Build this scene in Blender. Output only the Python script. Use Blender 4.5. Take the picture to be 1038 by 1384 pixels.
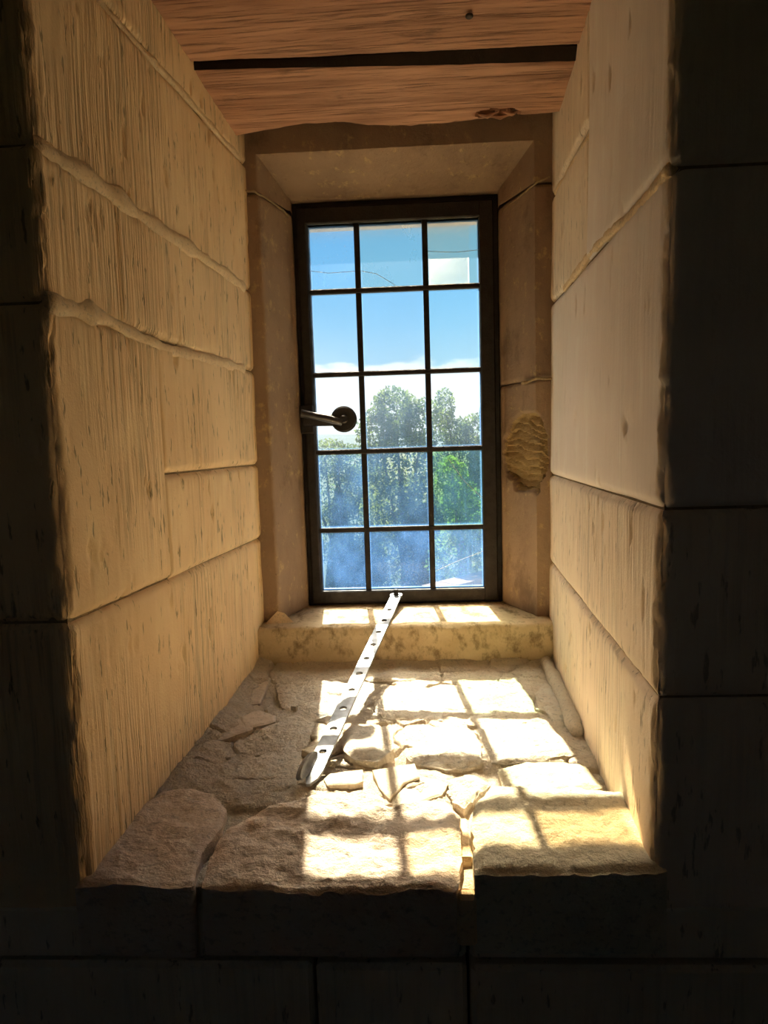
import bpy, math, random
import numpy as np
from mathutils import Matrix, Vector

# ---------------------------------------------------------------- clear
for o in list(bpy.data.objects):
    bpy.data.objects.remove(o, do_unlink=True)
SC = bpy.context.scene
COL = SC.collection

# ---------------------------------------------------------------- camera
def make_camera():
    yaw, pitch, roll = (math.radians(v) for v in (2.57, 6.06, -1.8))
    fwd = Vector((-math.sin(yaw)*math.cos(pitch), math.cos(yaw)*math.cos(pitch), -math.sin(pitch)))
    right = Vector((math.cos(yaw), math.sin(yaw), 0))
    up = right.cross(fwd)
    r = math.cos(roll)*right + math.sin(roll)*up
    u = -math.sin(roll)*right + math.cos(roll)*up
    cd = bpy.data.cameras.new('camera')
    cd.sensor_fit = 'VERTICAL'; cd.sensor_height = 36.0; cd.lens = 890/1384*36.0
    cd.clip_start = 0.02; cd.clip_end = 3000
    co = bpy.data.objects.new('camera', cd); COL.objects.link(co)
    m = Matrix((r, u, -fwd)).transposed().to_4x4(); m.translation = Vector((0, 0, 1.36))
    co.matrix_world = m
    SC.camera = co
make_camera()

# ---------------------------------------------------------------- exposure, sun, sky
SC.view_settings.view_transform = 'Standard'
SC.view_settings.look = 'None'
SC.view_settings.gamma = 1.0
SC.view_settings.use_curve_mapping = False
SC.view_settings.exposure = 1.38
SUN_STRENGTH = 15.5
SKY_STRENGTH = 0.395
SUN_DIR = Vector((0.105, -1.0, -0.97)).normalized()      # the way the light travels

def make_sun():
    ld = bpy.data.lights.new('sun', 'SUN'); ld.energy = SUN_STRENGTH; ld.angle = math.radians(0.53)
    ld.color = (1.0, 0.86, 0.64)
    lo = bpy.data.objects.new('sun', ld); COL.objects.link(lo)
    lo.rotation_mode = 'QUATERNION'; lo.rotation_quaternion = SUN_DIR.to_track_quat('-Z', 'Y')
    lo.location = (-2, 20, 20)
make_sun()

def make_sky():
    w = bpy.data.worlds.new('sky'); SC.world = w; w.use_nodes = True
    nt = w.node_tree; nt.nodes.clear(); N = nt.nodes.new; L = nt.links.new
    out = N('ShaderNodeOutputWorld'); bg = N('ShaderNodeBackground'); bg.inputs['Strength'].default_value = SKY_STRENGTH
    tc = N('ShaderNodeTexCoord'); sep = N('ShaderNodeSeparateXYZ'); L(tc.outputs['Generated'], sep.inputs[0])
    ramp = N('ShaderNodeValToRGB'); e = ramp.color_ramp
    e.elements[0].position = 0.0; e.elements[0].color = (0.62, 0.80, 0.95, 1)
    e.elements[1].position = 1.0; e.elements[1].color = (0.08, 0.26, 0.62, 1)
    for p, c in ((0.10, (0.42, 0.74, 0.98, 1)), (0.17, (0.25, 0.62, 0.96, 1)), (0.30, (0.16, 0.48, 0.88, 1))):
        q = e.elements.new(p); q.color = c
    L(sep.outputs['Z'], ramp.inputs[0])
    # cumulus: thick near the horizon, sparse puffs higher up
    mp = N('ShaderNodeMapping'); mp.inputs['Scale'].default_value = (1, 1, 2.2); mp.inputs['Location'].default_value = (0.63, 0, 0); L(tc.outputs['Generated'], mp.inputs[0])
    n1 = N('ShaderNodeTexNoise'); n1.inputs['Scale'].default_value = 9.0; n1.inputs['Detail'].default_value = 7; n1.inputs['Roughness'].default_value = 0.58
    L(mp.outputs[0], n1.inputs['Vector'])
    m1 = N('ShaderNodeMath'); m1.operation = 'MULTIPLY_ADD'; L(n1.outputs['Fac'], m1.inputs[0]); m1.inputs[1].default_value = 0.16; m1.inputs[2].default_value = 0.048
    m2 = N('ShaderNodeMath'); m2.operation = 'SUBTRACT'; L(m1.outputs[0], m2.inputs[0]); L(sep.outputs['Z'], m2.inputs[1])
    mr = N('ShaderNodeMapRange'); mr.interpolation_type = 'SMOOTHSTEP'; L(m2.outputs[0], mr.inputs['Value'])
    mr.inputs['From Min'].default_value = -0.006; mr.inputs['From Max'].default_value = 0.012
    n2 = N('ShaderNodeTexNoise'); n2.inputs['Scale'].default_value = 4.2; n2.inputs['Detail'].default_value = 8; n2.inputs['Roughness'].default_value = 0.6
    mp2 = N('ShaderNodeMapping'); mp2.inputs['Scale'].default_value = (1, 1, 3.0); mp2.inputs['Location'].default_value = (3.1, 0.4, 1.7)
    L(tc.outputs['Generated'], mp2.inputs[0]); L(mp2.outputs[0], n2.inputs['Vector'])
    mr2 = N('ShaderNodeMapRange'); mr2.interpolation_type = 'SMOOTHSTEP'; L(n2.outputs['Fac'], mr2.inputs['Value'])
    mr2.inputs['From Min'].default_value = 0.60; mr2.inputs['From Max'].default_value = 0.72
    mx = N('ShaderNodeMath'); mx.operation = 'MAXIMUM'; L(mr.outputs[0], mx.inputs[0]); L(mr2.outputs[0], mx.inputs[1])
    mix = N('ShaderNodeMix'); mix.data_type = 'RGBA'; L(mx.outputs[0], mix.inputs['Factor']); L(ramp.outputs[0], mix.inputs['A'])
    mix.inputs['B'].default_value = (1.3, 1.3, 1.3, 1)
    L(mix.outputs['Result'], bg.inputs['Color']); L(bg.outputs[0], out.inputs['Surface'])
make_sky()

# ---------------------------------------------------------------- helpers
rng = np.random.default_rng(7)
random.seed(7)

def _hash(i, j, k, seed):
    h = (i.astype(np.int64)*374761393 + j.astype(np.int64)*668265263 + k.astype(np.int64)*2147483647 + seed*1274126177) & 0xFFFFFFFF
    h = ((h ^ (h >> 13))*1274126177) & 0xFFFFFFFF
    h = (h ^ (h >> 16)) & 0xFFFFFFFF
    return h/4294967295.0*2-1

def vnoise(P, seed=0):
    """smooth value noise in -1..1, P (...,3)"""
    F = np.floor(P).astype(np.int64); f = P-F; f = f*f*(3-2*f)
    r = 0
    for a in (0, 1):
        for b in (0, 1):
            for c in (0, 1):
                w = (f[..., 0] if a else 1-f[..., 0])*(f[..., 1] if b else 1-f[..., 1])*(f[..., 2] if c else 1-f[..., 2])
                r = r + w*_hash(F[..., 0]+a, F[..., 1]+b, F[..., 2]+c, seed)
    return r

def fbm(P, scale, octaves=4, rough=0.5, seed=0):
    P = np.asarray(P, float); r = 0; a = 1; t = 0
    s = np.asarray(scale, float)
    for o in range(octaves):
        r = r + a*vnoise(P*s*(2**o)+17.3*o, seed+o); t += a; a *= rough
    return r/t

def stack(*a):
    return np.stack(np.broadcast_arrays(*[np.asarray(x, float) for x in a]), -1)

def link(o, parent=None):
    COL.objects.link(o)
    if parent is not None: o.parent = parent
    return o

def mesh_obj(name, verts, faces, mat, parent=None, smooth=False, sharp=None):
    me = bpy.data.meshes.new(name)
    me.from_pydata([tuple(v) for v in verts], [], [tuple(f) for f in faces]); me.update()
    if smooth: me.polygons.foreach_set('use_smooth', [True]*len(me.polygons))
    if mat: me.materials.append(mat)
    o = bpy.data.objects.new(name, me); link(o, parent)
    if smooth and sharp: me.set_sharp_from_angle(angle=math.radians(sharp))
    return o

def empty(name, loc=(0, 0, 0), parent=None):
    o = bpy.data.objects.new(name, None); o.empty_display_size = 0.05
    o.location = loc; return link(o, parent)

def tag(o, label=None, cat=None, group=None, kind=None):
    if label: o['label'] = label
    if cat: o['category'] = cat
    if group: o['group'] = group
    if kind: o['kind'] = kind
    return o

def grid_geo(P, off=None, flip=False):
    """P (nu,nv,3) -> verts, faces; off: closes the shell with a skirt moved by off and a cap"""
    nu, nv = P.shape[:2]
    V = P.reshape(-1, 3)
    i = np.arange(nu*nv).reshape(nu, nv)
    Q = np.stack([i[:-1, :-1], i[1:, :-1], i[1:, 1:], i[:-1, 1:]], -1).reshape(-1, 4)
    if flip: Q = Q[:, ::-1]
    F = Q.tolist()
    V = V.tolist()
    if off is not None:
        ring = i[:, 0].tolist() + i[-1, 1:].tolist() + i[-2::-1, -1].tolist() + i[0, -2:0:-1].tolist()
        b = len(V)
        o = np.asarray(off, float)
        for k, r in enumerate(ring): V.append((np.array(V[r])+o).tolist())
        n = len(ring)
        for k in range(n):
            a, c = ring[k], ring[(k+1) % n]
            f = [a, c, b+(k+1) % n, b+k]
            F.append(f[::-1] if not flip else f)
            # orientation is fixed below by recalculation when needed
        cap = list(range(b, b+n)); F.append(cap if not flip else cap[::-1])
    return V, F

def grid_obj(name, P, mat, parent=None, off=None, flip=False, smooth=True, sharp=50):
    V, F = grid_geo(P, off, flip)
    return mesh_obj(name, V, F, mat, parent, smooth, sharp)

def box_geo(x0, x1, y0, y1, z0, z1, b=0.0):
    if b <= 0:
        V = [(x, y, z) for x in (x0, x1) for y in (y0, y1) for z in (z0, z1)]
        F = [(0, 1, 3, 2), (4, 6, 7, 5), (0, 4, 5, 1), (2, 3, 7, 6), (0, 2, 6, 4), (1, 5, 7, 3)]
        return V, F
    V = []; F = []
    lo = (x0, y0, z0); hi = (x1, y1, z1)
    idx = {}
    for s in [(a, c, d) for a in (0, 1) for c in (0, 1) for d in (0, 1)]:
        for ax in range(3):
            p = []
            for k in range(3):
                base = hi[k] if s[k] else lo[k]
                p.append(base if k == ax else base + (-b if s[k] else b))
            idx[(s, ax)] = len(V); V.append(tuple(p))
    for ax in range(3):
        o1, o2 = [k for k in range(3) if k != ax]
        for side in (0, 1):
            q = []
            for a, c in ((0, 0), (1, 0), (1, 1), (0, 1)):
                s = [0, 0, 0]; s[ax] = side; s[o1] = a; s[o2] = c
                q.append(idx[(tuple(s), ax)])
            if (side == 0) ^ (ax == 1): q = q[::-1]
            F.append(q)
    for ax in range(3):                     # edges along ax
        o1, o2 = [k for k in range(3) if k != ax]
        for a in (0, 1):
            for c in (0, 1):
                s0 = [0, 0, 0]; s1 = [0, 0, 0]; s1[ax] = 1
                for s in (s0, s1): s[o1] = a; s[o2] = c
                s0 = tuple(s0); s1 = tuple(s1)
                q = [idx[(s0, o1)], idx[(s1, o1)], idx[(s1, o2)], idx[(s0, o2)]]
                F.append(q)
    for s in [(a, c, d) for a in (0, 1) for c in (0, 1) for d in (0, 1)]:
        F.append([idx[(s, 0)], idx[(s, 1)], idx[(s, 2)]])
    return V, F

def fix_normals(o):
    import bmesh
    bm = bmesh.new(); bm.from_mesh(o.data); bmesh.ops.recalc_face_normals(bm, faces=bm.faces[:]); bm.to_mesh(o.data); bm.free()
    return o

def join_geo(*gs):
    V = []; F = []
    for v, f in gs:
        b = len(V); V += [tuple(p) for p in v]; F += [[i+b for i in q] for q in f]
    return V, F

def box(name, x0, x1, y0, y1, z0, z1, mat, parent=None, b=0.0):
    return fix_normals(mesh_obj(name, *box_geo(x0, x1, y0, y1, z0, z1, b), mat, parent))

def tube_geo(path, radii, n=10, cap=True, squash=None):
    path = [Vector(p) for p in path]; V = []; F = []
    for i, p in enumerate(path):
        d = (path[min(i+1, len(path)-1)]-path[max(i-1, 0)]).normalized()
        a = d.cross(Vector((0, 0, 1)))
        if a.length < 1e-3: a = d.cross(Vector((1, 0, 0)))
        a.normalize(); b = a.cross(d)
        r = radii[i] if hasattr(radii, '__len__') else radii
        ra, rb = (r, r) if squash is None else (r*squash[0], r*squash[1])
        for k in range(n):
            t = 2*math.pi*k/n
            V.append(p + a*ra*math.cos(t) + b*rb*math.sin(t))
    for i in range(len(path)-1):
        for k in range(n):
            F.append((i*n+k, i*n+(k+1) % n, (i+1)*n+(k+1) % n, (i+1)*n+k))
    if cap:
        F.append(tuple(range(n))[::-1]); F.append(tuple(range((len(path)-1)*n, len(path)*n)))
    return V, F

def disc_geo(c, axis, r, h, n=24, bevel=0.0):
    """solid round disc, base centre c, along axis, height h"""
    axis = Vector(axis).normalized(); a = axis.orthogonal().normalized(); b = axis.cross(a); c = Vector(c)
    prof = [(r, 0), (r, h-bevel), (r-bevel, h)] if bevel else [(r, 0), (r, h)]
    V = []; F = []
    for rr, hh in prof:
        for k in range(n):
            t = 2*math.pi*k/n; V.append(c+axis*hh+(a*math.cos(t)+b*math.sin(t))*rr)
    m = len(prof)
    for i in range(m-1):
        for k in range(n): F.append((i*n+k, i*n+(k+1) % n, (i+1)*n+(k+1) % n, (i+1)*n+k))
    F.append(tuple(range(n))[::-1]); F.append(tuple(range((m-1)*n, m*n)))
    return V, F

# ---------------------------------------------------------------- materials
class NT:
    def __init__(s, name):
        s.m = bpy.data.materials.new(name); s.m.use_nodes = True
        s.t = s.m.node_tree; s.t.nodes.clear()
        s.out = s.n('ShaderNodeOutputMaterial'); s.tc = s.n('ShaderNodeTexCoord')
    def n(s, k): return s.t.nodes.new(k)
    def l(s, a, b): s.t.links.new(a, b)
    def vec(s, scale, loc=(0, 0, 0)):
        m = s.n('ShaderNodeMapping'); m.inputs['Scale'].default_value = scale; m.inputs['Location'].default_value = loc
        s.l(s.tc.outputs['Object'], m.inputs[0]); return m.outputs[0]
    def noise(s, scale, detail=4, rough=0.55, loc=(0, 0, 0), dist=0.0):
        q = s.n('ShaderNodeTexNoise'); q.inputs['Scale'].default_value = 1.0; q.inputs['Detail'].default_value = detail
        q.inputs['Roughness'].default_value = rough; q.inputs['Distortion'].default_value = dist
        sc = scale if hasattr(scale, '__len__') else (scale,)*3
        s.l(s.vec(sc, loc), q.inputs['Vector']); return q.outputs['Fac']
    def voro(s, scale, feature='F1', loc=(0, 0, 0)):
        q = s.n('ShaderNodeTexVoronoi'); q.feature = feature; q.inputs['Scale'].default_value = 1.0
        sc = scale if hasattr(scale, '__len__') else (scale,)*3
        s.l(s.vec(sc, loc), q.inputs['Vector']); return q.outputs['Distance']
    def rng(s, v, a, b, c=0.0, d=1.0, smooth=True):
        q = s.n('ShaderNodeMapRange'); q.interpolation_type = 'SMOOTHSTEP' if smooth else 'LINEAR'
        s.l(v, q.inputs['Value'])
        for k, x in zip(('From Min', 'From Max', 'To Min', 'To Max'), (a, b, c, d)): q.inputs[k].default_value = x
        return q.outputs[0]
    def math(s, op, a, b):
        q = s.n('ShaderNodeMath'); q.operation = op
        for k, x in ((0, a), (1, b)):
            if isinstance(x, (int, float)): q.inputs[k].default_value = x
            else: s.l(x, q.inputs[k])
        return q.outputs[0]
    def mix(s, f, a, b, blend='MIX'):
        q = s.n('ShaderNodeMix'); q.data_type = 'RGBA'; q.blend_type = blend
        if isinstance(f, (int, float)): q.inputs['Factor'].default_value = f
        else: s.l(f, q.inputs['Factor'])
        for k, x in (('A', a), ('B', b)):
            if isinstance(x, tuple): q.inputs[k].default_value = (*x[:3], 1)
            else: s.l(x, q.inputs[k])
        return q.outputs['Result']
    def bump(s, h, strength, dist, prev=None):
        q = s.n('ShaderNodeBump'); q.inputs['Strength'].default_value = strength; q.inputs['Distance'].default_value = dist
        s.l(h, q.inputs['Height'])
        if prev is not None: s.l(prev, q.inputs['Normal'])
        return q.outputs[0]
    def principled(s, color, rough=0.9, normal=None, metallic=0.0, spec=0.3):
        p = s.n('ShaderNodeBsdfPrincipled')
        if isinstance(color, tuple): p.inputs['Base Color'].default_value = (*color[:3], 1)
        else: s.l(color, p.inputs['Base Color'])
        if isinstance(rough, (int, float)): p.inputs['Roughness'].default_value = rough
        else: s.l(rough, p.inputs['Roughness'])
        p.inputs['Metallic'].default_value = metallic; p.inputs['Specular IOR Level'].default_value = spec
        if normal is not None: s.l(normal, p.inputs['Normal'])
        s.l(p.outputs[0], s.out.inputs['Surface']); return p

def m_limewash(name, c1, c2, pit=(0.22, 0.15, 0.08), groove=0.6, pits=1.0):
    t = NT(name)
    big = t.rng(t.noise(3.1, 4), 0.35, 0.65)
    mid = t.noise((26, 26, 9), 5, 0.6)
    col = t.mix(big, c1, c2)
    col = t.mix(t.rng(mid, 0.45, 0.75, 0, 0.45), col, tuple(min(1, v*1.16) for v in c2))
    gr = t.noise((170, 170, 5.0), 3, 0.5)                       # upright tooling scores
    gm = t.rng(t.noise((5, 5, 3), 3), 0.38, 0.6)
    pt = t.noise((110, 110, 24), 3, 0.6, (3, 1, 2))
    pm = t.math('MULTIPLY', t.rng(pt, 0.61, 0.69, 0, pits), 0.75)
    col = t.mix(t.math('MULTIPLY', t.rng(gr, 0.52, 0.36, 0, 0.75*groove), gm), col, tuple(v*0.55 for v in c1))
    col = t.mix(pm, col, pit)
    n1 = t.bump(t.math('MULTIPLY', gr, gm), groove, 0.009)
    n2 = t.bump(t.rng(pt, 0.60, 0.72, 1, 0), 0.5*pits, 0.004, n1)
    n3 = t.bump(t.noise(240, 3, 0.6), 0.25, 0.002, n2)
    t.principled(col, 0.92, n3, spec=0.15); return t.m

def m_stone(name, c1, c2, c3, bump=0.7, sc=1.0, stretch=(1, 1, 1), rough=0.95, spec=0.12):
    t = NT(name)
    v = lambda k: tuple(k*sc*q for q in stretch)
    a = t.rng(t.noise(v(9), 5, 0.6), 0.35, 0.65); b = t.rng(t.noise(v(34), 6, 0.65, (1, 2, 3)), 0.42, 0.68)
    d = t.rng(t.noise(v(120), 5, 0.65, (4, 2, 1)), 0.52, 0.66)
    col = t.mix(a, c1, c2); col = t.mix(t.math('MULTIPLY', b, 0.65), col, c3)
    col = t.mix(t.math('MULTIPLY', d, 0.42), col, tuple(x*0.42 for x in c1))
    n1 = t.bump(t.noise(v(38), 8, 0.74), bump, 0.018)
    n2 = t.bump(t.noise(v(190), 4, 0.65, (2, 5, 1)), bump*0.8, 0.005, n1)
    t.principled(col, rough, n2, spec=spec); return t.m

def m_surround(name):
    t = NT(name)
    a = t.rng(t.noise((7, 7, 4), 5, 0.6), 0.35, 0.65)
    col = t.mix(a, (0.31, 0.205, 0.135), (0.40, 0.27, 0.175))
    fl = t.noise((38, 38, 30), 8, 0.72, (2, 2, 0))
    sep = t.n('ShaderNodeSeparateXYZ'); t.l(t.tc.outputs['Object'], sep.inputs[0])
    low = t.rng(sep.outputs['Z'], 1.55, 0.98, 0.0, 0.11, False)        # flaked limewash, more of it towards the sill
    fm = t.rng(t.math('ADD', fl, low), 0.66, 0.78, 0, 0.8)
    col = t.mix(fm, col, (0.58, 0.41, 0.21))
    pk = t.rng(t.noise((110, 110, 90), 4, 0.6, (5, 1, 3)), 0.62, 0.74, 0, 0.4)
    col = t.mix(pk, col, (0.13, 0.08, 0.05))
    so = t.rng(t.noise((9, 9, 6), 6, 0.66, (3, 8, 1)), 0.52, 0.68, 0, 0.6); col = t.mix(so, col, (0.15, 0.095, 0.06))
    n1 = t.bump(fm, 0.35, 0.004); n2 = t.bump(t.noise(70, 6, 0.7), 0.45, 0.006, n1)
    t.principled(col, 0.9, n2, spec=0.2); return t.m

def m_sill(name):
    t = NT(name)
    a = t.rng(t.noise((9, 9, 14), 5, 0.6), 0.35, 0.65)
    col = t.mix(a, (0.58, 0.42, 0.24), (0.70, 0.54, 0.33))
    st = t.rng(t.noise((36, 22, 26), 7, 0.7, (1, 0, 2)), 0.47, 0.66, 0, 0.75)
    col = t.mix(st, col, (0.20, 0.125, 0.06))
    n = t.bump(t.noise(60, 7, 0.7), 0.6, 0.010)
    t.principled(col, 0.92, n, spec=0.15); return t.m

def m_wood(name, c1, c2):
    t = NT(name)
    g = t.noise((2.2, 46, 46), 6, 0.62, dist=0.35); g2 = t.noise((9, 230, 230), 5, 0.65, (1, 3, 2))
    big = t.rng(t.noise((4, 9, 9), 4), 0.35, 0.68)
    col = t.mix(t.rng(g, 0.33, 0.66), c1, c2)
    col = t.mix(t.math('MULTIPLY', big, 0.4), col, tuple(min(1, x*1.35) for x in c2))
    ck = t.rng(g2, 0.58, 0.70, 0, 0.7); col = t.mix(ck, col, tuple(x*0.32 for x in c1))
    st = t.rng(t.noise((7, 12, 12), 5, 0.65, (7, 7, 7)), 0.60, 0.72, 0, 0.6); col = t.mix(st, col, tuple(x*0.35 for x in c1))
    n1 = t.bump(g, 0.6, 0.010); n2 = t.bump(t.rng(g2, 0.53, 0.68, 1, 0), 0.8, 0.006, n1)
    t.principled(col, 0.75, n2, spec=0.25); return t.m

def m_metal(name, c, rough=0.4, metallic=1.0, b=0.2):
    t = NT(name)
    q = t.rng(t.noise(60, 5, 0.65), 0.4, 0.65)
    col = t.mix(q, c, tuple(x*0.72 for x in c))
    n = t.bump(t.noise(220, 4, 0.6), b, 0.002)
    r = t.rng(t.noise(35, 4, 0.6, (1, 1, 5)), 0.3, 0.7, rough*0.8, min(1, rough*1.35))
    t.principled(col, r, n, metallic, 0.4); return t.m

def m_plain(name, c, rough=0.9, b=0.3, sc=60):
    t = NT(name)
    q = t.rng(t.noise(sc*0.3, 5, 0.6), 0.35, 0.65)
    col = t.mix(q, c, tuple(x*0.75 for x in c))
    n = t.bump(t.noise(sc, 5, 0.65), b, 0.006)
    t.principled(col, rough, n, 0, 0.2); return t.m

def m_leaf(name, c1, c2):
    t = NT(name)
    col = t.mix(t.rng(t.noise(1.7, 4), 0.35, 0.65), c1, c2)
    d = t.n('ShaderNodeBsdfDiffuse'); tr = t.n('ShaderNodeBsdfTranslucent'); mx = t.n('ShaderNodeMixShader')
    t.l(col, d.inputs[0]); t.l(col, tr.inputs[0]); mx.inputs[0].default_value = 0.5
    t.l(d.outputs[0], mx.inputs[1]); t.l(tr.outputs[0], mx.inputs[2]); t.l(mx.outputs[0], t.out.inputs['Surface']); return t.m

def m_glass(name, tint, haze, seed, film_col=(0.17, 0.42, 1.0), dust=0.22):
    """old dirty window glass: clear tint, a milky film of grime, whitened along the leads to imitate bloom"""
    t = NT(name)
    film = t.noise((14, 14, 9), 6, 0.65, (seed*1.7, seed*0.9, seed*2.3))
    streak = t.noise((70, 70, 5), 4, 0.6, (seed, 2.0, seed*0.6))
    speck = t.rng(t.noise(190, 3, 0.6, (seed, seed, 0)), 0.68, 0.76, 0, 0.08)
    f = t.math('MULTIPLY', t.rng(film, 0.30, 0.72, 0.45, 1.5), haze)
    f = t.math('ADD', f, t.rng(streak, 0.56, 0.76, 0, haze*0.8))
    f = t.math('ADD', f, speck)
    sep = t.n('ShaderNodeSeparateXYZ'); t.l(t.tc.outputs['Generated'], sep.inputs[0])
    edge = None  # pale rim round each pane, painted in as its bloom
    for ax, w in (('X', 0.055), ('Z', 0.05)):
        c = sep.outputs[ax]
        e = t.math('MINIMUM', c, t.math('SUBTRACT', 1.0, c)); e = t.rng(e, 0.0, w, 0.16, 0.0)
        edge = e if edge is None else t.math('MAXIMUM', edge, e)
    f = t.math('ADD', f, edge); f = t.math('MINIMUM', f, 0.85)
    tp = t.n('ShaderNodeBsdfTransparent'); tp.inputs[0].default_value = (*tint, 1)
    tl = t.n('ShaderNodeBsdfTranslucent'); tl.inputs[0].default_value = (*film_col, 1)
    df = t.n('ShaderNodeBsdfDiffuse'); df.inputs[0].default_value = (0.5, 0.5, 0.48, 1)
    dm = t.n('ShaderNodeMixShader'); dm.inputs[0].default_value = 0.2; t.l(tl.outputs[0], dm.inputs[1]); t.l(df.outputs[0], dm.inputs[2])
    mx = t.n('ShaderNodeMixShader'); t.l(f, mx.inputs[0]); t.l(tp.outputs[0], mx.inputs[1]); t.l(dm.outputs[0], mx.inputs[2])
    # dust on the glass spreads part of the light around its straight path
    rf = t.n('ShaderNodeBsdfRefraction'); rf.inputs['Roughness'].default_value = 0.46; rf.inputs['IOR'].default_value = 1.4
    m3 = t.n('ShaderNodeMixShader'); m3.inputs[0].default_value = dust; t.l(mx.outputs[0], m3.inputs[1]); t.l(rf.outputs[0], m3.inputs[2]); mx = m3
    gl = t.n('ShaderNodeBsdfGlossy'); gl.inputs['Roughness'].default_value = 0.05
    fr = t.n('ShaderNodeFresnel'); fr.inputs[0].default_value = 1.3
    m2 = t.n('ShaderNodeMixShader'); t.l(t.math('MULTIPLY', fr.outputs[0], 0.6), m2.inputs[0]); t.l(mx.outputs[0], m2.inputs[1]); t.l(gl.outputs[0], m2.inputs[2])
    t.l(m2.outputs[0], t.out.inputs['Surface']); return t.m

MAT = dict(
    wash_left=m_limewash('limewash_ochre', (0.87, 0.61, 0.345), (0.93, 0.68, 0.40), groove=0.75, pits=0.9),
    wash_right=m_limewash('limewash_cream', (0.88, 0.70, 0.52), (0.93, 0.76, 0.58), groove=0.6, pits=0.7),
    wash_smooth=m_limewash('limewash_smooth', (0.88, 0.75, 0.64), (0.93, 0.80, 0.70), groove=0.12, pits=0.12),
    mortar=m_stone('mortar_ridge', (0.88, 0.64, 0.38), (0.93, 0.70, 0.43), (0.95, 0.75, 0.49), 0.45, 1.8),
    mortar_dark=m_stone('mortar_recess', (0.34, 0.24, 0.13), (0.42, 0.30, 0.17), (0.30, 0.2, 0.1), 0.5, 1.4),
    slab=m_stone('sandstone_slab', (0.74, 0.55, 0.41), (0.80, 0.63, 0.48), (0.84, 0.70, 0.56), 0.6, 0.9, (0.8, 1.1, 1), 0.58, 0.5),
    slab_pale=m_stone('sandstone_pale', (0.68, 0.59, 0.43), (0.76, 0.66, 0.49), (0.80, 0.71, 0.54), 0.5, 1.3),
    rubble=m_stone('rubble_stone', (0.80, 0.66, 0.50), (0.84, 0.72, 0.57), (0.88, 0.79, 0.66), 0.9, 1.0, (1, 1, 1), 0.55, 0.5),
    flat_mortar=m_stone('smooth_mortar', (0.56, 0.44, 0.33), (0.62, 0.50, 0.38), (0.68, 0.56, 0.44), 0.3, 1.0, (1, 1, 1), 0.5, 0.5),
    bed=m_stone('ledge_mortar', (0.76, 0.60, 0.44), (0.82, 0.68, 0.51), (0.86, 0.74, 0.58), 0.9, 1.5, (1, 1, 1), 0.55, 0.5),
    shard=m_stone('tile_shard', (0.66, 0.56, 0.42), (0.72, 0.62, 0.48), (0.76, 0.67, 0.54), 0.35, 1.2),
    surround=m_surround('surround_stone'),
    spall=m_stone('spalled_stone', (0.46, 0.30, 0.13), (0.54, 0.37, 0.17), (0.58, 0.42, 0.22), 0.6, 1.4, (1, 1, 2.5)),
    sill=m_sill('sill_stone'),
    wood=m_wood('oak_board', (0.33, 0.155, 0.085), (0.57, 0.30, 0.175)),
    surround_mortar=m_stone('surround_mortar', (0.42, 0.29, 0.15), (0.50, 0.36, 0.2), (0.56, 0.42, 0.25), 0.6, 2.0),
    crack=m_plain('crack_edge', (0.75, 0.80, 0.85), 0.5, 0.0),
    gap_shade=m_plain('gap_shade_dark', (0.035, 0.022, 0.014), 0.95, 0.5, 50),  # near-black colour for the painted shade between the boards
    dark_wall=m_limewash('room_limewash', (0.74, 0.60, 0.42), (0.82, 0.68, 0.50), groove=0.3, pits=0.8),
    dark=m_plain('room_plaster', (0.45, 0.38, 0.30)),
    void=m_plain('wall_core', (0.10, 0.08, 0.06)),
    iron=m_metal('dark_iron', (0.045, 0.038, 0.034), 0.55, 0.6, 0.35),
    iron_worn=m_metal('worn_iron', (0.10, 0.09, 0.085), 0.38, 0.8, 0.25),
    steel=m_metal('galvanised_steel', (0.24, 0.24, 0.255), 0.5, 0.6, 0.12),
    nail=m_metal('nail_iron', (0.10, 0.07, 0.05), 0.6, 0.6),
    ext=m_stone('outer_stone', (0.26, 0.25, 0.24), (0.31, 0.30, 0.29), (0.35, 0.34, 0.33), 0.5, 0.7),
    grass=m_plain('meadow_grass', (0.02, 0.04, 0.012), 0.95, 0.3, 6),
    bounce=m_plain('bounce_gravel', (0.66, 0.60, 0.50), 0.95, 0.4, 14),  # pale so that it throws sunlight back indoors
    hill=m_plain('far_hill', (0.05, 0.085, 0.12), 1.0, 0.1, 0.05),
    bark=m_plain('bark', (0.12, 0.09, 0.06), 0.95, 0.6, 20),
    leaf_mid=m_leaf('leaf_mid', (0.06, 0.10, 0.025), (0.17, 0.22, 0.07)),
    leaf_bright=m_leaf('leaf_bright', (0.07, 0.135, 0.018), (0.12, 0.20, 0.03)),
    leaf_dark=m_leaf('leaf_dark', (0.009, 0.019, 0.009), (0.020, 0.036, 0.014)),
    coping=m_plain('coping_stone', (0.16, 0.11, 0.09), 0.9, 0.3, 12),
)

# ---------------------------------------------------------------- measures (metres)
YF, YB, YS = 0.65, 1.355, 1.41         # room face of the wall, face of the sill stone, face of the window surround
def xl(Y, z): return -0.360 + 0.021*(Y-YF)/0.705 + 0.011*(z-0.9)
def xr(Y, z): return 0.236 + 0.048*(Y-YF)/0.705 + 0.011*(z-0.9)
RX, RY, RZ = 1.3, -1.7, 2.6            # the small chamber the window belongs to

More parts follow.
